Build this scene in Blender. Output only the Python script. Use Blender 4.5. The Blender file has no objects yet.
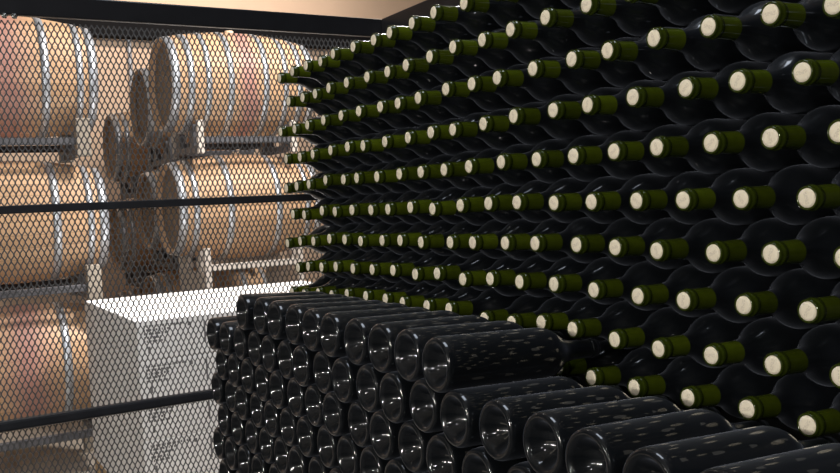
import bpy, bmesh, math, random
from mathutils import Matrix, Vector
random.seed(11)
PI = math.pi
scene = bpy.context.scene
C = scene.collection
D = 0.083                      # bottle spacing
ZA = 1.77                      # height of the top row of necks
# bottle positions in tenths of a millimetre , room coordinates: base x y z, lip x y z
WALL = [
 [[37,2716,17700,88,-3,17651],[867,2709,17700,929,-10,17691],[1690,2690,17700,1775,-29,17695],[2533,2748,17704,2455,29,17686],[3334,2680,17700,3266,-39,17716],[4139,2720,17700,4151,0,17714],[4944,2751,17704,5001,32,17701],[5775,2686,17704,5776,-34,17699],[6607,2724,17702,6551,4,17725],[7439,2725,17702,7305,9,17763],[8269,2683,17701,8332,-37,17703],[9105,2710,17700,9146,-10,17702],[9950,2736,17700,9976,16,17702]],
 [[452,2713,17043,585,-4,17025],[1280,2736,17046,1389,18,17021],[2107,2691,17045,2203,-27,17001],[2942,2699,17043,2916,-21,17038],[3773,2688,17043,3826,-31,17026],[4600,2719,17039,4699,1,17019],[5430,2753,17040,5494,34,17007],[6261,2727,17041,6260,7,17013],[7091,2742,17041,7088,22,17036],[7916,2711,17045,7898,-9,17062],[8735,2740,17043,8722,20,17033],[9562,2688,17043,9558,-32,17039],[10389,2703,17043,10384,-17,17059],[11219,2734,17043,11234,14,17062],[12051,2738,17043,12050,18,17055],[12881,2714,17043,12880,-6,17055]],
 [[28,2687,16390,54,-33,16347],[865,2701,16370,900,-19,16337],[1692,2697,16378,1676,-23,16354],[2524,2702,16375,2554,-18,16377],[3357,2745,16366,3370,25,16394],[4181,2693,16390,4310,-24,16380],[5008,2748,16386,5139,31,16375],[5847,2750,16366,5846,30,16362],[6674,2684,16373,6718,-36,16352],[7499,2708,16384,7618,-10,16391],[8333,2719,16374,8399,-1,16375],[9167,2682,16366,9165,-38,16362],[9997,2714,16366,10031,-6,16374],[10827,2752,16366,10864,33,16383],[11657,2689,16366,11660,-31,16365],[12487,2727,16366,12457,8,16387],[13306,2689,16366,13353,-30,16354],[14119,2726,16366,14170,6,16338],[14939,2750,16367,14901,32,16287]],
 [[395,2694,15696,291,-24,15664],[1210,2680,15691,1181,-39,15655],[2043,2684,15681,1914,-33,15669],[2874,2722,15681,2804,3,15693],[3699,2681,15696,3736,-39,15699],[4539,2685,15680,4444,-33,15667],[5366,2719,15675,5317,0,15678],[6188,2754,15696,6162,34,15685],[7022,2713,15689,7055,-6,15702],[7855,2711,15675,7776,-8,15684],[8696,2731,15688,8660,11,15695],[9534,2687,15696,9544,-33,15724],[10373,2725,15696,10446,6,15715],[11227,2694,15696,11223,-26,15700],[12067,2729,15696,12055,9,15704],[12900,2757,15696,12918,37,15707],[13722,2684,15696,13746,-36,15670],[14551,2724,15696,14540,4,15654]],
 [[23,2727,15001,117,9,14958],[850,2692,15016,868,-28,14982],[1666,2700,15016,1566,-19,14999],[2464,2758,15037,2377,40,15061],[3283,2760,15016,3301,40,15031],[4122,2689,15040,4078,-30,15030],[4944,2736,15018,4884,16,15016],[5773,2756,15016,5765,36,15026],[6604,2698,15016,6666,-21,15019],[7446,2729,15016,7411,9,15017],[8297,2683,15016,8258,-37,15028],[9139,2709,15016,9138,-11,15048],[9970,2734,15016,10003,14,15034],[10814,2727,15016,10849,7,15028],[11649,2742,15016,11652,22,15033],[12477,2687,15016,12479,-33,15027],[13300,2708,15016,13319,-12,15012],[14121,2749,15016,14104,29,15004],[14945,2727,15016,14934,7,14994]],
 [[437,2715,14370,488,-4,14315],[1284,2710,14345,1186,-8,14292],[2071,2759,14378,2106,39,14376],[2916,2725,14360,2861,6,14346],[3697,2680,14367,3797,-39,14372],[4553,2744,14371,4545,24,14357],[5394,2706,14355,5330,-14,14362],[6233,2714,14353,6197,-5,14385],[7051,2697,14345,7017,-23,14341],[7864,2715,14377,7900,-4,14387],[8711,2706,14368,8745,-14,14404],[9545,2687,14364,9533,-33,14403],[10385,2730,14363,10371,10,14373],[11217,2688,14352,11231,-32,14371],[12049,2743,14350,12036,23,14365],[12873,2682,14351,12884,-38,14355],[13699,2742,14358,13691,22,14347],[14536,2745,14346,14536,25,14334]],
 [[11,2719,13675,27,0,13602],[860,2736,13703,801,17,13669],[1659,2700,13694,1668,-20,13680],[2460,2739,13711,2473,19,13746],[3289,2714,13713,3307,-6,13741],[4135,2698,13707,4096,-22,13719],[4970,2757,13722,4935,37,13742],[5830,2711,13723,5749,-8,13760],[6654,2707,13706,6534,-10,13736],[7490,2749,13731,7470,29,13748],[8316,2708,13718,8233,-10,13758],[9110,2733,13723,9118,13,13766],[9946,2693,13728,9934,-26,13776],[10766,2747,13719,10812,27,13769],[11604,2700,13713,11649,-19,13752],[12442,2684,13712,12420,-36,13727],[13277,2758,13710,13255,38,13716],[14104,2694,13722,14107,-26,13733],[14952,2756,13708,14941,36,13714]],
 [[405,2756,13042,520,39,13013],[1281,2728,13048,1220,9,13078],[2095,2680,13041,2093,-39,13098],[2918,2683,13064,2846,-35,13140],[3722,2695,13043,3673,-23,13133],[4570,2709,13048,4530,-9,13147],[5367,2726,13052,5378,9,13167],[6201,2755,13026,6188,37,13128],[7031,2705,13058,7054,-12,13187],[7881,2690,13043,7908,-29,13129],[8731,2722,13066,8673,5,13174],[9563,2688,13067,9510,-29,13174],[10379,2685,13076,10348,-33,13186],[11214,2723,13065,11166,4,13148],[12019,2735,13052,12003,16,13120],[12847,2684,13055,12834,-35,13127],[13680,2715,13058,13703,-4,13135],[14513,2735,13061,14515,16,13131]],
 [[0,2739,12411,108,21,12393],[839,2709,12402,933,-9,12409],[1678,2750,12412,1668,31,12480],[2479,2691,12397,2541,-26,12490],[3342,2727,12356,3229,17,12559],[4138,2734,12362,4120,22,12572],[4980,2742,12367,4964,30,12574],[5824,2711,12367,5713,0,12559],[6627,2682,12393,6670,-32,12574],[7456,2677,12388,7430,-36,12582],[8295,2715,12381,8457,2,12495],[9123,2687,12383,9255,-26,12513],[9953,2725,12415,9955,10,12578],[10792,2683,12429,10728,-33,12559],[11602,2741,12425,11527,22,12493],[12435,2697,12428,12372,-22,12474],[13275,2680,12433,13237,-39,12503],[14109,2693,12434,14087,-26,12503],[14939,2716,12437,14886,-3,12490]],
 [[10367,2718,11768,10335,5,11952],[11211,2703,11772,11058,-9,11907],[12043,2687,11758,11917,-26,11905],[12871,2713,11753,12817,-1,11919],[13685,2750,11756,13668,36,11926],[14528,2719,11760,14478,3,11902],[15375,2750,11760,15265,35,11890]],
]
# front stack, the same
FRONT = [
 [[3254,-2373,12416,3327,341,12258],[4103,-2306,12405,4102,410,12255],[4944,-2335,12401,4940,381,12260],[5769,-2304,12398,5775,412,12252],[6603,-2327,12386,6572,391,12280],[7424,-2354,12395,7429,363,12268],[8288,-2321,12375,8218,397,12289],[9110,-2322,12381,9057,395,12275],[9932,-2339,12382,9939,378,12267],[10757,-2374,12363,10780,343,12254]],
 [[1062,-2351,11728,1085,369,11702],[2020,-2362,11728,2038,358,11704],[2849,-2322,11731,2857,397,11707],[3701,-2311,11717,3693,409,11673],[4521,-2333,11716,4523,387,11690],[5357,-2326,11715,5351,393,11680],[6191,-2375,11717,6184,345,11676],[7013,-2332,11721,6996,388,11694],[7847,-2375,11718,7836,344,11687],[8670,-2343,11717,8661,377,11686],[9499,-2379,11718,9510,341,11696],[10330,-2352,11750,10343,366,11639],[11157,-2378,11732,11222,340,11640],[11979,-2330,11747,12051,386,11625],[12817,-2298,11748,12855,418,11612],[13651,-2369,11743,13635,348,11619],[14478,-2359,11719,14508,358,11594],[15311,-2362,11720,15321,354,11587],[16135,-2372,11726,16112,348,11701]],
 [[1473,-2306,11104,1500,414,11080],[2436,-2351,11106,2449,369,11082],[3260,-2343,11108,3254,377,11074],[4110,-2351,11092,4120,369,11062],[4939,-2362,11096,4930,358,11065],[5773,-2339,11095,5766,381,11059],[6596,-2346,11089,6611,374,11063],[7427,-2379,11100,7411,341,11073],[8258,-2317,11092,8247,403,11064],[9083,-2361,11094,9101,359,11074],[9914,-2332,11095,9901,388,11060],[10760,-2376,11086,10754,344,11054],[11590,-2357,11074,11613,363,11036],[12414,-2303,11068,12435,417,11030],[13227,-2308,11060,13250,411,11023]],
 [[1053,-2311,10487,1077,409,10464],[2021,-2303,10484,1997,416,10459],[2850,-2355,10481,2847,365,10450],[3677,-2332,10484,3678,387,10460],[4523,-2353,10469,4528,367,10438],[5356,-2349,10476,5344,371,10443],[6179,-2359,10468,6185,361,10442],[7014,-2332,10470,7022,388,10439],[7839,-2346,10474,7821,374,10451],[8671,-2349,10469,8662,371,10444],[9497,-2367,10468,9497,353,10437],[10322,-2366,10469,10329,354,10448],[11168,-2328,10456,11153,392,10425]],
 [[1474,-2331,9860,1465,389,9833],[2432,-2345,9858,2434,375,9831],[3266,-2320,9860,3270,400,9834],[4095,-2322,9857,4081,398,9836],[4944,-2337,9849,4940,382,9818],[5761,-2379,9848,5763,341,9826],[6594,-2343,9847,6605,377,9823],[7422,-2355,9844,7436,365,9818],[8250,-2340,9850,8227,380,9823],[9083,-2323,9845,9071,396,9819]],
 [[1055,-2338,9242,1031,382,9217],[2014,-2380,9234,2033,340,9205],[2859,-2377,9234,2846,342,9217],[3687,-2368,9232,3672,352,9212],[4507,-2315,9234,4530,405,9200],[5351,-2329,9221,5348,391,9194],[6178,-2310,9227,6181,410,9207]],
 [[1472,-2370,8624,1481,350,8598],[2448,-2352,8610,2440,368,8589],[3272,-2355,8611,3264,365,8585],[4100,-2366,8608,4108,354,8584]],
 [[1064,-2311,7996,1070,409,7974],[2028,-2380,7991,2036,340,7963]],
]
CAMR = ((.50838462,.85983978,-.0471236),(.01100794,-.06120751,-.99806436),(-.86105976,.50688183,-.04058202))
# ------------------------------------------------------------------ helpers
def link(o, parent=None):
    C.objects.link(o)
    if parent is not None:
        o.parent = parent
    return o

def mesh_obj(name, bm, mat, parent=None, smooth=False, loc=None):
    me = bpy.data.meshes.new(name)
    bmesh.ops.recalc_face_normals(bm, faces=bm.faces[:])
    bm.to_mesh(me); bm.free()
    if smooth:
        for p in me.polygons: p.use_smooth = True
    me.materials.append(mat)
    o = bpy.data.objects.new(name, me)
    if loc: o.location = loc
    return link(o, parent)

def tag(o, label, cat=None, group=None):
    o['label'] = label
    if cat: o['category'] = cat
    if group: o['group'] = group
    return o

def empty(name, loc, label, cat, group=None):
    o = bpy.data.objects.new(name, None)
    o.empty_display_size = .05
    o.location = loc
    link(o)
    return tag(o, label, cat, group)

def struct(o):
    o['kind'] = 'structure'
    return o

def box(bm, x0, x1, y0, y1, z0, z1, bev=0):
    vs = [bm.verts.new((x, y, z)) for x in (x0, x1) for y in (y0, y1) for z in (z0, z1)]
    fs = [(0,1,3,2),(4,6,7,5),(0,4,5,1),(2,3,7,6),(0,2,6,4),(1,5,7,3)]
    faces = [bm.faces.new([vs[i] for i in f]) for f in fs]
    if bev:
        es = list({e for f in faces for e in f.edges})
        bmesh.ops.bevel(bm, geom=es, offset=bev, segments=2, affect='EDGES', profile=.5)

def lathe(bm, prof, n=32, cap0=True, cap1=True):
    """surface of revolution about local z; prof = [(r, z)...]"""
    rings = []
    for r, z in prof:
        if r < 1e-6:
            rings.append([bm.verts.new((0, 0, z))])
        else:
            rings.append([bm.verts.new((r*math.cos(2*PI*k/n), r*math.sin(2*PI*k/n), z)) for k in range(n)])
    for a, b in zip(rings, rings[1:]):
        for k in range(n):
            j = (k+1) % n
            if len(a) == 1 and len(b) == 1: continue
            if len(a) == 1: bm.faces.new((a[0], b[j], b[k]))
            elif len(b) == 1: bm.faces.new((a[k], a[j], b[0]))
            else: bm.faces.new((a[k], a[j], b[j], b[k]))
    if cap0 and len(rings[0]) > 1: bm.faces.new(list(reversed(rings[0])))
    if cap1 and len(rings[-1]) > 1: bm.faces.new(rings[-1])

def copy_tree(src):
    r = src.copy(); C.objects.link(r)
    for ch in src.children:
        c = ch.copy(); C.objects.link(c); c.parent = r
        c.matrix_parent_inverse = ch.matrix_parent_inverse.copy()
        for g in ch.children:
            q = g.copy(); C.objects.link(q); q.parent = c
    return r

ORD = ['zeroth','first','second','third','fourth','fifth','sixth','seventh','eighth','ninth','tenth','eleventh',
       'twelfth','thirteenth','fourteenth','fifteenth','sixteenth','seventeenth','eighteenth','nineteenth','twentieth']

# ------------------------------------------------------------------ materials
def mat(name):
    m = bpy.data.materials.new(name); m.use_nodes = True
    nt = m.node_tree
    return m, nt, nt.nodes['Principled BSDF'], nt.nodes.new, nt.links.new

def plain(name, col, rough=.5, metal=0, noise=0, nscale=20, bump=0):
    m, nt, b, N, L = mat(name)
    b.inputs['Base Color'].default_value = (*col, 1)
    b.inputs['Roughness'].default_value = rough
    b.inputs['Metallic'].default_value = metal
    if noise:
        tc = N('ShaderNodeTexCoord'); nz = N('ShaderNodeTexNoise'); mx = N('ShaderNodeMix'); mx.data_type = 'RGBA'
        nz.inputs['Scale'].default_value = nscale; nz.inputs['Detail'].default_value = 5
        L(tc.outputs['Object'], nz.inputs['Vector']); L(nz.outputs['Fac'], mx.inputs['Factor'])
        mx.inputs['A'].default_value = (*[c*(1-noise) for c in col], 1)
        mx.inputs['B'].default_value = (*[min(1, c*(1+noise)) for c in col], 1)
        L(mx.outputs['Result'], b.inputs['Base Color'])
        if bump:
            bp = N('ShaderNodeBump'); bp.inputs['Strength'].default_value = bump; bp.inputs['Distance'].default_value = .01
            L(nz.outputs['Fac'], bp.inputs['Height']); L(bp.outputs['Normal'], b.inputs['Normal'])
    return m

def math_node(N, L, op, a, bb=None):
    n = N('ShaderNodeMath'); n.operation = op
    for i, v in enumerate((a, bb)):
        if v is None: continue
        if isinstance(v, (int, float)): n.inputs[i].default_value = v
        else: L(v, n.inputs[i])
    return n.outputs[0]

def bottle_glass(marks):
    """near black glass under a film of cellar dust; marks = rubbed dashes left by the packing"""
    m, nt, b, N, L = mat('dusty_dark_glass_marked' if marks else 'dusty_dark_glass')
    tc = N('ShaderNodeTexCoord'); oi = N('ShaderNodeObjectInfo')
    add = N('ShaderNodeVectorMath'); add.operation = 'ADD'
    cmb = N('ShaderNodeCombineXYZ'); L(oi.outputs['Random'], cmb.inputs[0])
    sc = N('ShaderNodeVectorMath'); sc.operation = 'SCALE'; sc.inputs['Scale'].default_value = 40
    L(cmb.outputs[0], sc.inputs[0]); L(tc.outputs['Object'], add.inputs[0]); L(sc.outputs[0], add.inputs[1])
    nz = N('ShaderNodeTexNoise'); nz.inputs['Scale'].default_value = 22; nz.inputs['Detail'].default_value = 6
    L(add.outputs[0], nz.inputs['Vector'])
    mx = N('ShaderNodeMix'); mx.data_type = 'RGBA'
    L(nz.outputs['Fac'], mx.inputs['Factor'])
    mx.inputs['A'].default_value = (.0035, .0045, .0045, 1)
    mx.inputs['B'].default_value = DUST_COL
    col = mx.outputs['Result']
    if marks:
        sep = N('ShaderNodeSeparateXYZ'); L(tc.outputs['Object'], sep.inputs[0])
        ang = math_node(N, L, 'ARCTAN2', sep.outputs['Y'], sep.outputs['X'])
        u = math_node(N, L, 'MULTIPLY', ang, 15/(2*PI))                      # files round the bottle
        u = math_node(N, L, 'ADD', u, math_node(N, L, 'MULTIPLY', oi.outputs['Random'], 9.0))
        ui = math_node(N, L, 'FLOOR', u); uf = math_node(N, L, 'SUBTRACT', u, ui)
        sh = math_node(N, L, 'MULTIPLY', math_node(N, L, 'MODULO', math_node(N, L, 'ADD', ui, 200), 2), .5)
        v = math_node(N, L, 'ADD', math_node(N, L, 'MULTIPLY', sep.outputs['Z'], 1/.046), sh)
        vf = math_node(N, L, 'FRACT', v)
        du = math_node(N, L, 'MULTIPLY', math_node(N, L, 'SUBTRACT', uf, .5), 7.6)
        dv = math_node(N, L, 'MULTIPLY', math_node(N, L, 'SUBTRACT', vf, .5), 4.6)
        r2 = math_node(N, L, 'ADD', math_node(N, L, 'MULTIPLY', du, du), math_node(N, L, 'MULTIPLY', dv, dv))
        mask = math_node(N, L, 'LESS_THAN', r2, 1.0)
        zz = math_node(N, L, 'MULTIPLY', math_node(N, L, 'LESS_THAN', sep.outputs['Z'], .172), math_node(N, L, 'GREATER_THAN', sep.outputs['Z'], .02))
        nz2 = N('ShaderNodeTexNoise'); nz2.inputs['Scale'].default_value = 30
        L(add.outputs[0], nz2.inputs['Vector'])
        gate = math_node(N, L, 'GREATER_THAN', nz2.outputs['Fac'], .50)
        mask = math_node(N, L, 'MULTIPLY', math_node(N, L, 'MULTIPLY', mask, zz), gate)
        mask = math_node(N, L, 'MULTIPLY', mask, .8)
        mx2 = N('ShaderNodeMix'); mx2.data_type = 'RGBA'
        L(mask, mx2.inputs['Factor']); L(col, mx2.inputs['A'])
        mx2.inputs['B'].default_value = (.070, .066, .058, 1)
        col = mx2.outputs['Result']
    L(col, b.inputs['Base Color'])
    rg = N('ShaderNodeMapRange'); L(nz.outputs['Fac'], rg.inputs['Value'])
    rg.inputs['To Min'].default_value = .22; rg.inputs['To Max'].default_value = .45
    L(rg.outputs['Result'], b.inputs['Roughness'])
    b.inputs['IOR'].default_value = 1.5
    b.inputs['Sheen Weight'].default_value = SHEEN
    b.inputs['Sheen Roughness'].default_value = .4
    b.inputs['Sheen Tint'].default_value = (.75, .82, 1, 1)
    b.inputs['Specular IOR Level'].default_value = .12
    b.inputs['Coat Weight'].default_value = 1; b.inputs['Coat Roughness'].default_value = .045
    return m

DUST_COL = (.0055, .0065, .009, 1)
SHEEN = .11
GLASS = bottle_glass(False)
GLASS_M = bottle_glass(True)

def neck_glass():
    m, nt, b, N, L = mat('green_neck_glass')
    tc = N('ShaderNodeTexCoord'); nz = N('ShaderNodeTexNoise'); nz.inputs['Scale'].default_value = 60
    L(tc.outputs['Object'], nz.inputs['Vector'])
    oi = N('ShaderNodeObjectInfo')
    mx = N('ShaderNodeMix'); mx.data_type = 'RGBA'; L(nz.outputs['Fac'], mx.inputs['Factor'])
    mx.inputs['A'].default_value = (.042, .060, .003, 1); mx.inputs['B'].default_value = (.080, .106, .005, 1)
    hs = N('ShaderNodeHueSaturation'); L(mx.outputs['Result'], hs.inputs['Color'])
    L(math_node(N, L, 'ADD', math_node(N, L, 'MULTIPLY', oi.outputs['Random'], .5), .75), hs.inputs['Value'])
    L(hs.outputs['Color'], b.inputs['Base Color'])
    b.inputs['Roughness'].default_value = .12
    b.inputs['IOR'].default_value = 1.5
    return m
NECK = neck_glass()
LIP = plain('dark_green_lip', (.028, .040, .003), .10)

def cork_mat():
    m, nt, b, N, L = mat('stamped_cork')
    tc = N('ShaderNodeTexCoord'); oi = N('ShaderNodeObjectInfo')
    rot = N('ShaderNodeVectorRotate'); rot.rotation_type = 'Z_AXIS'
    L(tc.outputs['Object'], rot.inputs['Vector'])
    L(math_node(N, L, 'MULTIPLY', oi.outputs['Random'], 6.283), rot.inputs['Angle'])
    sep = N('ShaderNodeSeparateXYZ'); L(rot.outputs[0], sep.inputs[0])
    # worn ink stamp: a band of broken strokes across the middle, too worn to read
    band = math_node(N, L, 'LESS_THAN', math_node(N, L, 'ABSOLUTE', sep.outputs['Y']), .0022)
    band2 = math_node(N, L, 'LESS_THAN', math_node(N, L, 'ABSOLUTE', sep.outputs['X']), .0065)
    st = N('ShaderNodeTexNoise'); st.inputs['Scale'].default_value = 620; st.inputs['Detail'].default_value = 1
    L(rot.outputs[0], st.inputs['Vector'])
    ink = math_node(N, L, 'MULTIPLY', math_node(N, L, 'MULTIPLY', band, band2), math_node(N, L, 'GREATER_THAN', st.outputs['Fac'], .47))
    ink = math_node(N, L, 'MULTIPLY', ink, .28)
    nz = N('ShaderNodeTexNoise'); nz.inputs['Scale'].default_value = 250; L(tc.outputs['Object'], nz.inputs['Vector'])
    mx = N('ShaderNodeMix'); mx.data_type = 'RGBA'; L(nz.outputs['Fac'], mx.inputs['Factor'])
    mx.inputs['A'].default_value = (.78, .68, .50, 1); mx.inputs['B'].default_value = (.90, .82, .66, 1)
    m2 = N('ShaderNodeMix'); m2.data_type = 'RGBA'; L(ink, m2.inputs['Factor']); L(mx.outputs['Result'], m2.inputs['A'])
    m2.inputs['B'].default_value = (.30, .24, .18, 1)
    L(m2.outputs['Result'], b.inputs['Base Color'])
    b.inputs['Roughness'].default_value = .75
    return m
CORK = cork_mat()

def oak_mat(stain):
    m, nt, b, N, L = mat('stained_barrel_oak' if stain else 'barrel_oak')
    tc = N('ShaderNodeTexCoord'); sep = N('ShaderNodeSeparateXYZ'); L(tc.outputs['Object'], sep.inputs[0])
    oi = N('ShaderNodeObjectInfo')
    ang = math_node(N, L, 'ARCTAN2', sep.outputs['Y'], sep.outputs['X'])
    u = math_node(N, L, 'MULTIPLY', ang, 30/(2*PI)); ui = math_node(N, L, 'FLOOR', u); uf = math_node(N, L, 'FRACT', u)
    wn = N('ShaderNodeTexWhiteNoise'); wn.noise_dimensions = '2D'
    cb = N('ShaderNodeCombineXYZ'); L(ui, cb.inputs[0]); L(oi.outputs['Random'], cb.inputs[1]); L(cb.outputs[0], wn.inputs['Vector'])
    ramp = N('ShaderNodeMix'); ramp.data_type = 'RGBA'; L(wn.outputs['Value'], ramp.inputs['Factor'])
    ramp.inputs['A'].default_value = (.54, .335, .185, 1); ramp.inputs['B'].default_value = (.67, .44, .265, 1)
    # grain along the staves
    mp = N('ShaderNodeMapping'); mp.inputs['Scale'].default_value = (30, 30, 3); L(tc.outputs['Object'], mp.inputs['Vector'])
    nz = N('ShaderNodeTexNoise'); nz.inputs['Scale'].default_value = 2.2; nz.inputs['Detail'].default_value = 5; L(mp.outputs[0], nz.inputs['Vector'])
    g = N('ShaderNodeMix'); g.data_type = 'RGBA'; g.blend_type = 'MULTIPLY'; g.inputs['Factor'].default_value = .45
    L(ramp.outputs['Result'], g.inputs['A'])
    gr = N('ShaderNodeMapRange'); L(nz.outputs['Fac'], gr.inputs['Value']); gr.inputs['To Min'].default_value = .5; gr.inputs['To Max'].default_value = 1.2
    L(gr.outputs['Result'], g.inputs['B'])
    seam = math_node(N, L, 'GREATER_THAN', math_node(N, L, 'ABSOLUTE', math_node(N, L, 'SUBTRACT', uf, .5)), .482)
    s = N('ShaderNodeMix'); s.data_type = 'RGBA'; L(math_node(N, L, 'MULTIPLY', seam, .6), s.inputs['Factor'])
    L(g.outputs['Result'], s.inputs['A']); s.inputs['B'].default_value = (.12, .07, .035, 1)
    col = s.outputs['Result']
    if stain:                                                   # wine spilled from the bung round the belly
        nz2 = N('ShaderNodeTexNoise'); nz2.inputs['Scale'].default_value = 5; L(tc.outputs['Object'], nz2.inputs['Vector'])
        w = math_node(N, L, 'ABSOLUTE', math_node(N, L, 'ADD', math_node(N, L, 'SUBTRACT', sep.outputs['Z'], .01), math_node(N, L, 'MULTIPLY', math_node(N, L, 'SUBTRACT', nz2.outputs['Fac'], .5), .12)))
        mr = N('ShaderNodeMapRange'); L(w, mr.inputs['Value'])
        mr.inputs['From Min'].default_value = .03; mr.inputs['From Max'].default_value = stain
        mr.inputs['To Min'].default_value = .62; mr.inputs['To Max'].default_value = 0
        q = N('ShaderNodeMix'); q.data_type = 'RGBA'; L(mr.outputs['Result'], q.inputs['Factor']); L(col, q.inputs['A'])
        q.inputs['B'].default_value = (.33, .13, .15, 1)
        col = q.outputs['Result']
    L(col, b.inputs['Base Color'])
    b.inputs['Roughness'].default_value = .55
    return m
OAK = oak_mat(0); OAK_P = oak_mat(.10); OAK_S = oak_mat(.17)
OAK_HEAD = plain('oak_head', (.24, .17, .11), .7, noise=.3, nscale=8)
HOOP = plain('galvanised_hoop', (.62, .66, .72), .42, .75, noise=.12, nscale=9)
BUNG = plain('silicone_bung', (.72, .55, .38), .6)
RACK_G = plain('grey_rack_steel', (.10, .10, .11), .5, .2, noise=.25, nscale=12)
RACK_W = plain('pale_rack_paint', (.62, .56, .50), .55, noise=.12, nscale=10)
RACK_T = plain('pale_timber', (.33, .285, .23), .65, noise=.25, nscale=9)
STEEL = plain('black_painted_steel', (.012, .012, .014), .35, 0, noise=.3, nscale=30)
STEEL_G = plain('worn_black_steel', (.022, .023, .027), .32, 0, noise=.4, nscale=24)
MESH = plain('dull_expanded_metal', (.17, .17, .175), .45, .4, noise=.25, nscale=30)
CHROME = plain('zinc_bolt', (.75, .76, .74), .25, 1)
CARD = plain('white_card', (.74, .72, .70), .75, noise=.05, nscale=7)
INK = plain('grey_ink', (.16, .15, .15), .8)
WOODP = plain('pallet_pine', (.45, .30, .16), .75, noise=.3, nscale=10)
PLASTER = plain('beige_plaster', (.66, .50, .37), .9, noise=.07, nscale=3)
CONC = plain('beige_concrete', (.42, .37, .31), .8, noise=.15, nscale=4)
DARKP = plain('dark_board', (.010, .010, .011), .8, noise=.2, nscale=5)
BEAMM = plain('dark_beam_paint', (.008, .008, .009), .9, noise=.2, nscale=8)
BEAMM.node_tree.nodes['Principled BSDF'].inputs['Specular IOR Level'].default_value = .1
CONDUIT = plain('grey_conduit', (.42, .44, .48), .4, .3)

# ------------------------------------------------------------------ bottles
BODY = [(0,.028),(.008,.0265),(.015,.0220),(.021,.0145),(.0255,.0060),(.0285,.0012),(.0312,0),(.0340,.0010),(.0356,.0034),(.0364,.0075),(.0367,.013),
        (.0367,.06),(.0367,.12),(.0367,.163),(.0364,.170),(.0354,.177),(.0334,.184),(.0300,.191),(.0252,.198),(.0208,.2045),(.0176,.2105),(.0155,.217),(.0143,.224),(.0138,.229)]
NECKP = [(.0138,.229),(.0133,.245),(.0130,.2580)]
LIPP = [(.0130,.2580),(.0137,.2586),(.0142,.2600),(.0142,.2640),(.0138,.2655),(.0131,.2662),(.0131,.2695),(.0128,.2712),(.0121,.2720),(.0108,.2716),(.0106,.264)]
bm = bmesh.new(); lathe(bm, BODY, 40, False, False)
bottle0 = mesh_obj('wine_bottle', bm, GLASS, smooth=True)
bm = bmesh.new(); lathe(bm, NECKP, 28, False, False)
neck0 = mesh_obj('neck', bm, NECK, bottle0, smooth=True)
neck0['label'] = 'green glass neck over the cork'
bm = bmesh.new(); lathe(bm, LIPP, 28, False, False)
lip0 = mesh_obj('lip', bm, LIP, bottle0, smooth=True)
lip0['label'] = 'dark rounded lip'
bm = bmesh.new(); lathe(bm, [(0,.230),(.0103,.230),(.0105,.2705),(.0102,.2718),(.0070,.2722),(0,.2723)], 20, False, False)
cork0 = mesh_obj('cork', bm, CORK, bottle0, smooth=True)
cork0['label'] = 'pale cork end with a worn grey stamp'

front_src = copy_tree(bottle0)                 # same bottle, its dust rubbed in dashes
front_src.data = bottle0.data.copy(); front_src.data.materials[0] = GLASS_M
for ch in front_src.children:                  # necks hold wine and lie in shade: both painted in as dark glass
    if ch.name.startswith(('neck', 'lip')):
        ch.data = ch.data.copy(); ch.data.materials[0] = GLASS; ch['label'] = 'dark neck' if ch.name.startswith('neck') else 'dark lip'
used = {'w': False, 'f': False}

def lay(o, base, tip, roll):
    """put a bottle's base centre at base, its axis towards tip"""
    ax = (Vector(tip) - Vector(base)).normalized()
    q = ax.to_track_quat('Z', 'Y').to_matrix().to_4x4()
    o.matrix_world = Matrix.Translation(base) @ q @ Matrix.Rotation(roll, 4, 'Z')

ROWN = ['top', 'second', 'third', 'fourth', 'fifth', 'sixth', 'seventh', 'eighth', 'ninth', 'lowest']
for r, row in enumerate(WALL):
    for k, v in enumerate(row):
        base, tip = Vector(v[:3])*1e-4, Vector(v[3:])*1e-4
        o = bottle0 if not used['w'] else copy_tree(bottle0)
        used['w'] = True
        lay(o, base, tip, random.uniform(0, 6.28))
        where = ORD[k+1] + ' from left in the ' + ROWN[r] + (' row of the cork wall' if r in (0, 9) else ' row down the cork wall')
        if r == 9:
            where = ORD[k+1] + ' from left in the lowest cork row, behind the front stack'
        tag(o, 'green necked wine bottle, ' + where, 'bottle', 'wine bottles lying cork out in the wall')

for r, row in enumerate(FRONT):
    for k, v in enumerate(row):
        base, tip = Vector(v[:3])*1e-4, Vector(v[3:])*1e-4
        o = front_src if not used['f'] else copy_tree(front_src)
        used['f'] = True
        lay(o, base, tip, random.uniform(0, 6.28))
        where = 'top row' if r == 0 else ORD[r+1] + ' row down'
        tag(o, 'dark wine bottle lying base out, ' + ORD[k+1] + ' from left in the front stack\'s ' + where, 'bottle', 'wine bottles lying base out in the front stack')

# what the stacks stand on
RB = .0367
low = lambda row: min(min(v[2], v[5]) for v in row)*1e-4
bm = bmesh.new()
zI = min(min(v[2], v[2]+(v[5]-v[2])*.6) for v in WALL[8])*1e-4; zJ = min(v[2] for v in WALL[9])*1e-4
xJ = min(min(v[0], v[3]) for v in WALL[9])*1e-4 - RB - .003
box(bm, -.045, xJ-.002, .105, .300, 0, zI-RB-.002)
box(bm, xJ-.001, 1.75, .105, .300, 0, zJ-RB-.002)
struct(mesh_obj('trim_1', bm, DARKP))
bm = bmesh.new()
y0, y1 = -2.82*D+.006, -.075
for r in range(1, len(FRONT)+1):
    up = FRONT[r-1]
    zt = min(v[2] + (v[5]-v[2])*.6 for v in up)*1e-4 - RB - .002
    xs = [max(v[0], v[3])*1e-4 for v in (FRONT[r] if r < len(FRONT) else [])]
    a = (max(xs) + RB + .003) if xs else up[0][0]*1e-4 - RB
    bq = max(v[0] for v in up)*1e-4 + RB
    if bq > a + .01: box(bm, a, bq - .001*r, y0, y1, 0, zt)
struct(mesh_obj('trim_2', bm, DARKP))

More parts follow.
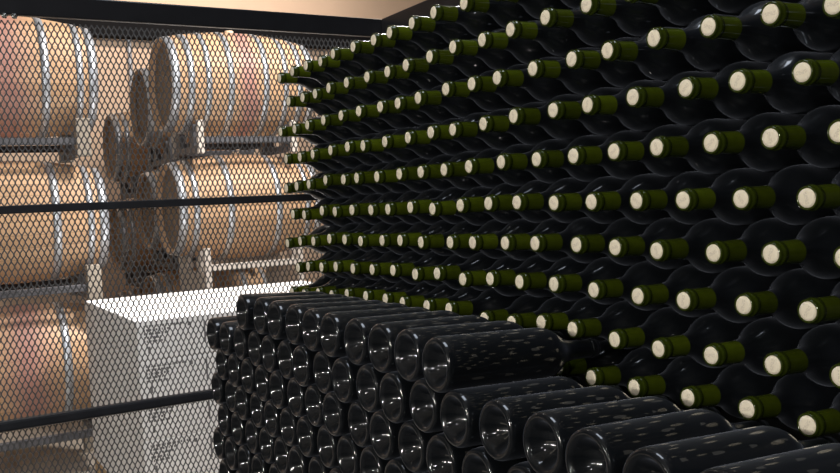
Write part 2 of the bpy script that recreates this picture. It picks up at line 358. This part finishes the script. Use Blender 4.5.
# ------------------------------------------------------------------ the cage: rails and expanded metal
FX = -.7*D                                          # the mesh plane
YC = 3.95*D                                         # the back corner
cage = empty('wire_cage', (FX, 0, 0), 'black steel cage side of expanded metal mesh between bottles and barrels', 'cage')
def part(name, bm, m, label=None):
    o = mesh_obj(name, bm, m, cage)
    o.location = (-FX, 0, 0)
    if label: o['label'] = label
    return o
YL = -1.05
bm = bmesh.new(); box(bm, FX-.016, FX-.001, YL, YC+.05, ZA+1.50*D, ZA+2.08*D, .003); top = part('top_rail', bm, STEEL)
bm = bmesh.new(); box(bm, FX-.0055, FX+.006, YL, YC-.001, ZA-3.70*D, ZA-3.48*D, .002); part('middle_rail', bm, STEEL_G)
bm = bmesh.new(); box(bm, FX-.0055, FX+.012, YL, YC-.001, ZA-9.38*D, ZA-9.08*D, .0065); part('lower_rail', bm, STEEL_G)
bm = bmesh.new(); box(bm, FX-.016, FX-.001, YC+.0005, YC+.05, 0, ZA+1.499*D, .003); part('corner_post', bm, STEEL)
bm = bmesh.new(); box(bm, FX+.0005, 1.9, YC, YC+.05, ZA+1.50*D, ZA+2.08*D, .003); part('back_rail', bm, STEEL)
bm = bmesh.new(); box(bm, FX-.04, FX-.001, YL, YC-.001, .0, .04, .003); part('sole_rail', bm, STEEL)
for yy in (-.598, -.578):
    bm = bmesh.new()
    bmesh.ops.create_uvsphere(bm, u_segments=12, v_segments=8, radius=.005, matrix=Matrix.Translation((FX+.001, yy, ZA+1.47*D)))
    bmesh.ops.create_cone(bm, cap_ends=True, segments=6, radius1=.0068, radius2=.0068, depth=.003, matrix=Matrix.Translation((FX-.002, yy, ZA+1.47*D)) @ Matrix.Rotation(PI/2, 4, 'Y'))
    part('bolt', bm, CHROME, 'small shiny bolt head')
# expanded metal: strands zigzag so that neighbours touch at the knuckles
bm = bmesh.new()
W, H = .0062, .0262
z0, z1 = .05, ZA+1.5*D
nz_ = int((z1-z0)/(H/2))
ny_ = int((YC-.002-YL)/W)
hw, th = .00155, .0008
for k in range(ny_):
    yc = YL + (k+.5)*W
    prev = None
    for j in range(nz_+1):
        s = 1 if (j + k) % 2 else -1
        for frac in ((-.17, .17) if 0 < j < nz_ else ((0, .17) if j == 0 else (-.17, 0))):
            z = z0 + (j + frac)*H/2
            y = yc + s*(W/2 - .0002)
            ring = [bm.verts.new((FX-.008+dx, y+dy, z)) for dx, dy in ((-th, -hw), (th+.0006, -hw*.8), (th, hw), (-th-.0006, hw*.8))]
            if prev:
                for i in range(4):
                    bm.faces.new((prev[i], prev[(i+1) % 4], ring[(i+1) % 4], ring[i]))
            prev = ring
part('mesh_panel', bm, MESH)

bm = bmesh.new(); box(bm, -.02, 1.9, YC+.052, YC+.07, 0, ZA+1.5*D)
struct(mesh_obj('gap_shade_panel', bm, DARKP))  # added dark panel standing in for the shade between the bottles

# ------------------------------------------------------------------ barrels
def barrel(axis, label, oak, hoops, bung=False):
    """axis point = centre; barrel lies along y"""
    Rb, Rh, Ln = .345, .291, .475
    rad = lambda t: Rb - (Rb-Rh)*(t/Ln)**2
    prof = [(rad(t*Ln/10), t*Ln/10) for t in range(-10, 11)]
    prof = [(Rh-.022, -Ln+.04), (Rh-.016, -Ln)] + prof + [(Rh-.016, Ln), (Rh-.022, Ln-.04)]
    bm = bmesh.new(); lathe(bm, prof, 64, False, False)
    o = mesh_obj('oak_barrel', bm, oak, smooth=True)
    o.rotation_euler = (-PI/2, 0, 0)
    o.location = axis
    tag(o, label, 'barrel', 'oak barrels on racks beyond the mesh')
    for t, w in hoops:
        for s in (-1, 1):
            a, b = s*t - w/2, s*t + w/2
            bm = bmesh.new()
            lathe(bm, [(rad(a)-.004, a), (rad(a)+.003, a), (rad(b)+.003, b), (rad(b)-.004, b)], 64, False, False)
            h = mesh_obj('hoop', bm, HOOP, o, smooth=False)
            for p in h.data.polygons: p.use_smooth = abs(p.normal.z) < .7
    for s in (-1, 1):
        bm = bmesh.new()
        lathe(bm, [(0, s*(Ln-.036)), (Rh-.0225, s*(Ln-.036)), (Rh-.0225, s*(Ln-.055)), (0, s*(Ln-.055))], 48, False, False)
        mesh_obj('head', bm, OAK_HEAD, o)
    if bung:
        bm = bmesh.new(); lathe(bm, [(0, -.03), (.024, -.03), (.030, .012), (.026, .018), (0, .018)], 16, False, False)
        g = mesh_obj('bung', bm, BUNG, o, smooth=True)
        g.rotation_euler = (-PI/2 + PI, 0, 0); g.location = (0, -Rb, 0)
    return o

H6 = [(.452, .050), (.380, .036), (.200, .042)]
H6R = [(.452, .050), (.372, .036), (.160, .040)]
H8 = [(.452, .050), (.360, .040), (.255, .034), (.115, .038)]

def rack(xa, yc, zc, label, m_post, m_rail, ys, foot=None, w=.045, drop=0):
    """steel cradle frame under a barrel; stands on the barrel below or on the floor"""
    t = empty('barrel_rack', (xa, yc, zc-.47), label, 'barrel rack', 'barrel racks beyond the mesh')
    zo = .47
    for y in ys:
        for sx in (-1, 1):
            bm = bmesh.new()
            zb = zo-.463-drop if foot is None else foot-zc+.47
            box(bm, sx*.285-w/2, sx*.285+w/2, y-w/2, y+w/2, zb, zo-.255, .004)
            mesh_obj('post', bm, m_post, t)
        bm = bmesh.new(); box(bm, -.262, .262, y-.02, y+.02, zo-.453-drop, zo-.408, .003); mesh_obj('cross_bar', bm, m_rail, t)
        for sx in (-1, 1):                                    # cradle chocks
            bm = bmesh.new()
            a = [(sx*.11, zo-.409), (sx*.20, zo-.409), (sx*.20, zo-.272), (sx*.11, zo-.318)]
            vs = [[bm.verts.new((x, y+dy, z)) for x, z in a] for dy in (-.018, .018)]
            bm.faces.new(vs[0]); bm.faces.new(vs[1])
            for i in range(4): bm.faces.new((vs[0][i], vs[0][(i+1) % 4], vs[1][(i+1) % 4], vs[1][i]))
            mesh_obj('cradle', bm, m_rail, t)
    for sx in (-1, 1):
        bm = bmesh.new(); box(bm, sx*.285-.018, sx*.285+.018, min(ys)+w/2, max(ys)-w/2, zo-.40, zo-.36, .003)
        mesh_obj('side_rail', bm, m_rail, t)
    return t

tier = ['top', 'middle', 'bottom']
XL, YLb = -3.40, -.340
for i, (z, st) in enumerate(((2.245, OAK_S), (1.435, OAK), (.625, OAK_S))):
    yb = YLb + (.048, .060, .070)[i]
    barrel((XL, yb, z), ['wine stained oak barrel at the photo\'s left edge, topmost of its stack',
                          'clean oak barrel at the left edge, middle of its stack behind the middle rail',
                          'wine stained oak barrel at the left edge, lowest, beside the white cartons'][i], st, H6)
    rack(XL, yb, z, ['dark rack with pale end posts under the topmost left barrel',
                      'dark rack with pale end posts under the middle left barrel',
                      'dark rack standing on the floor under the lowest left barrel'][i], RACK_T, RACK_G, (-.30, .375), .0 if i == 2 else None, .075 if i < 2 else .05)
XR, YR = -3.67, 1.146
for i, (z, st, hp) in enumerate(((2.27, OAK_P, H8), (1.47, OAK, H6R), (.50, OAK, H6R))):
    barrel((XR, YR, z), ['oak barrel with eight hoops on the top tier right of the aisle',
                         'oak barrel with six hoops below the eight hooped one, above the white cartons',
                         'oak barrel on the floor rack hidden behind the white cartons'][i], st, hp, bung=(i < 2))
    rack(XR, YR, z, ['pale posted rack under the eight hooped barrel right of the aisle',
                     'pale posted rack just above the white cartons, under the six hooped barrel',
                     'pale posted rack on the floor behind the white cartons'][i], RACK_W, RACK_G if i == 0 else RACK_W, (-.32, .30), .0 if i == 2 else None, .04, .175 if i == 1 else 0)
for j, (xx, yy, zs) in enumerate(((-4.95, 1.31, (2.27, 1.47, .67)), (-6.17, 1.32, (2.05, 1.25, .45)))):
    nm = ['second', 'third'][j]
    for i, z in enumerate(zs):
        barrel((xx, yy, z), 'shadowed oak barrel of the %s row back beyond the aisle, %s tier' % (nm, tier[i]), OAK, H6)
        rack(xx, yy, z, 'dark rack under the %s tier barrel of the %s row back' % (tier[i], nm), RACK_G, RACK_G, (-.32, .30), .0 if i == 2 else None, .045)

# ------------------------------------------------------------------ pallet of white cartons
PX1, PX0 = -1.75, -2.95            # front, back
PY0, PY1 = .012, 1.272
pal = empty('wooden_pallet', ((PX0+PX1)/2, (PY0+PY1)/2, 0), 'wooden pallet on the floor under the white cartons', 'pallet')
pal_parts = []
def pbox(name, *a):
    bm = bmesh.new(); cx, cy = pal.location.x, pal.location.y
    box(bm, a[0]-cx, a[1]-cx, a[2]-cy, a[3]-cy, a[4], a[5], .003)
    return mesh_obj(name, bm, WOODP, pal)
for i in range(3):
    x = PX0 + .06 + i*.54 - .05
    x = min(x, PX1-.10)
    pbox('bottom_board', x, x+.10, PY0, PY1, 0, .02)
    for q in range(3):
        y = PY0 + q*(PY1-PY0-.10)/2
        pbox('block', x, x+.10, y, y+.10, .0202, .1098)
    pbox('stringer', x, x+.10, PY0, PY1, .11, .129)
for i in range(7):
    y = PY0 + i*(PY1-PY0-.10)/6
    pbox('deck_board', PX0, PX1, y, y+.10, .1292, .148)
CW, CD, CH = .4195, .2995, .1698
bmc = bmesh.new(); box(bmc, -CD/2, CD/2, -CW/2, CW/2, 0, CH-.001, .004)
carton0 = mesh_obj('white_carton', bmc, CARD)
# printed matter on the outward face: lines of tiny strokes, a handling mark, a tall stroke, all too small to read
bmp = bmesh.new()
rr = random.Random(3)
def mark(y0, y1, z0, z1):
    vs = [bmp.verts.new((CD/2+dx, y, z)) for dx in (.0002, .0009) for y, z in ((y0, z0), (y1, z0), (y1, z1), (y0, z1))]
    for f in ((4,5,6,7), (0,1,5,4), (1,2,6,5), (2,3,7,6), (3,0,4,7)): bmp.faces.new([vs[i] for i in f])
for ln in range(5):
    z = CH-.030-ln*.016; y = -CW/2+.028
    end = -CW/2 + (.20, .13, .12, .10, .12)[ln]
    while y < end:
        w = rr.uniform(.004, .010); mark(y, y+w, z, z+.009); y += w + .005
mesh_obj('printed_lines', bmp, INK, carton0)
for nm, a in (('handling_mark', (-CW/2+.042, -CW/2+.052, .030, .058)), ('size_mark', (-CW/2+.215, -CW/2+.228, CH-.040, CH-.024)), ('edge_mark', (-CW/2+.285, -CW/2+.292, .05, .145))):
    bmp = bmesh.new(); mark(*a); mesh_obj(nm, bmp, INK, carton0)
first = True
rows_y = ['left', 'middle', 'right']
for t in range(5):
    for iy in range(3):
        for ix in range(4):
            if t < 4 and not (ix == 0 or iy == 0): continue
            c = carton0 if first else copy_tree(carton0); first = False
            c.location = (PX1 - (ix+.5)*.30 + rr.uniform(-.0, .0), PY0 + (iy+.5)*.42, .1485 + t*.17)
            tn = ['bottom', 'fourth', 'third', 'second', 'top'][t]
            dn = ['front', 'second', 'third', 'back'][ix]
            tag(c, 'white carton in the %s tier of the pallet, %s column, %s from front' % (tn, rows_y[iy], dn if ix in (1, 2) else ('first' if ix == 0 else 'last')), 'carton', 'white cartons stacked on the pallet')

# ------------------------------------------------------------------ the room
bm = bmesh.new(); box(bm, -7.4, -.08, -4.6, 6.5, -.1, 0); struct(mesh_obj('floor', bm, CONC))
bm = bmesh.new(); box(bm, -.0795, 3.6, -4.6, 6.5, -.1, 0); struct(mesh_obj('floor', bm, plain('darkened_floor', (.05, .05, .052), .6, noise=.3, nscale=3)))  # cage side floor made dark to cut its reflection in the bottle bases
bm = bmesh.new(); box(bm, -7.4, -7.2, -4.6, 6.5, 0.001, 4.6); struct(mesh_obj('wall_far', bm, PLASTER))
bm = bmesh.new(); box(bm, -7.2, -7.08, -4.6, 6.5, 3.22, 3.42, .005); struct(mesh_obj('trim_3', bm, BEAMM))
bm = bmesh.new(); box(bm, -7.4, 3.6, 6.5, 6.7, 0.001, 4.6); struct(mesh_obj('wall_right', bm, PLASTER))
bm = bmesh.new(); box(bm, -7.4, 3.6, -4.6, 6.7, 4.6, 4.7); struct(mesh_obj('ceiling', bm, plain('grey_ceiling', (.22, .21, .20), .9, noise=.1, nscale=2)))
bm = bmesh.new()
bmesh.ops.create_cone(bm, cap_ends=True, segments=16, radius1=.022, radius2=.022, depth=3.2, matrix=Matrix.Translation((0, 0, 1.61)))
bmesh.ops.create_cone(bm, cap_ends=True, segments=16, radius1=.03, radius2=.03, depth=.05, matrix=Matrix.Translation((0, 0, 2.4)))
o = mesh_obj('conduit_pipe', bm, CONDUIT, smooth=False, loc=(-7.17, 1.30, 0))
tag(o, 'thin grey vertical conduit on the beige far wall above the aisle', 'pipe')

# ------------------------------------------------------------------ light
def area(name, loc, target, size, power, col=(1, 1, 1), sy=None):
    l = bpy.data.lights.new(name, 'AREA'); l.energy = power; l.size = size; l.color = col
    if sy: l.shape = 'RECTANGLE'; l.size_y = sy
    o = bpy.data.objects.new(name, l); o.location = loc
    o.rotation_euler = (Vector(target) - Vector(loc)).to_track_quat('-Z', 'Y').to_euler()
    C.objects.link(o); return o
def bulb(name, loc, power, r=.03, col=(1, 1, 1)):
    l = bpy.data.lights.new(name, 'POINT'); l.energy = power; l.shadow_soft_size = r; l.color = col
    o = bpy.data.objects.new(name, l); o.location = loc
    C.objects.link(o); return o
# lamps over the barrel hall and one added fill, turned towards the racks
area('hall_light', (-1.9, 1.9, 4.3), (-3.7, .6, 2.2), .45, 150, (1, .94, .88))
area('hall_light', (-1.1, 1.4, 3.3), (-3.6, .5, 1.5), .4, 36, (1, .94, .89))  # added frontal fill that brightens and evens the barrels
area('hall_light', (-2.0, -.2, 4.4), (-3.5, -.9, 1.6), .4, 8, (1, .93, .84))
def spot(name, loc, target, power, deg, r=.06, col=(1, 1, 1)):
    l = bpy.data.lights.new(name, 'SPOT'); l.energy = power; l.spot_size = math.radians(deg); l.spot_blend = .4
    l.shadow_soft_size = r; l.color = col
    o = bpy.data.objects.new(name, l); o.location = loc
    o.rotation_euler = (Vector(target) - Vector(loc)).to_track_quat('-Z', 'Y').to_euler()
    C.objects.link(o); return o
wl = area('wall_fill_light', (-5.4, 1.0, 4.5), (-7.2, 1.0, 3.55), 5.0, 42, (1, .86, .76), .2); wl.data.spread = math.radians(95)  # unseen light added to brighten the far wall
spot('carton_fill_light', (-.7, -.5, 3.6), (-1.9, .55, .75), 260, 40, .06, (.93, .96, 1))  # added fill for the front and side faces of the cartons
spot('carton_downlight', (-2.25, .7, 4.0), (-2.3, .65, 1.0), 560, 44, col=(1, .97, .95))
# lamps on the bottle side: a short row of bulbs behind the photographer, two lamps above
for k in range(6):
    bulb('row_bulb', (.9 + .22*k, -2.9 + .02*k, 1.85), 26, .028, (1, .96, .90))
bulb('side_lamp', (3.1, -1.7, 2.5), 9, .035, (1, .97, .95))
bulb('side_lamp', (2.5, -1.9, 3.0), 9, .035, (1, .97, .95))
bulb('front_lamp', (2.85, -2.9, 2.05), 34, .03, (1, .96, .89))
bulb('front_lamp', (3.35, -2.7, 2.05), 34, .03, (1, .96, .89))
area('cage_lamp', (1.0, -.15, 4.2), (1.0, -.15, 1.2), 1.2, 34, (.78, .87, 1))

w = bpy.data.worlds.new('dim_hall'); scene.world = w; w.use_nodes = True
w.node_tree.nodes['Background'].inputs[0].default_value = (.5, .55, .65, 1)
w.node_tree.nodes['Background'].inputs[1].default_value = .02

cam = bpy.data.cameras.new('camera'); co = bpy.data.objects.new('camera', cam); C.objects.link(co)
cam.sensor_width = 36; cam.lens = 884.218/840*36; cam.clip_start = .02
r = CAMR
m = Matrix(((r[0][0], -r[1][0], -r[2][0]), (r[0][1], -r[1][1], -r[2][1]), (r[0][2], -r[1][2], -r[2][2]))).to_4x4()
co.matrix_world = Matrix.Translation((24.704*D, -9.925*D, ZA - 3.855*D)) @ m
scene.camera = co
scene.view_settings.view_transform = 'Standard'
scene.view_settings.look = 'None'
scene.view_settings.gamma = 1
scene.view_settings.use_curve_mapping = False
scene.view_settings.exposure = 0
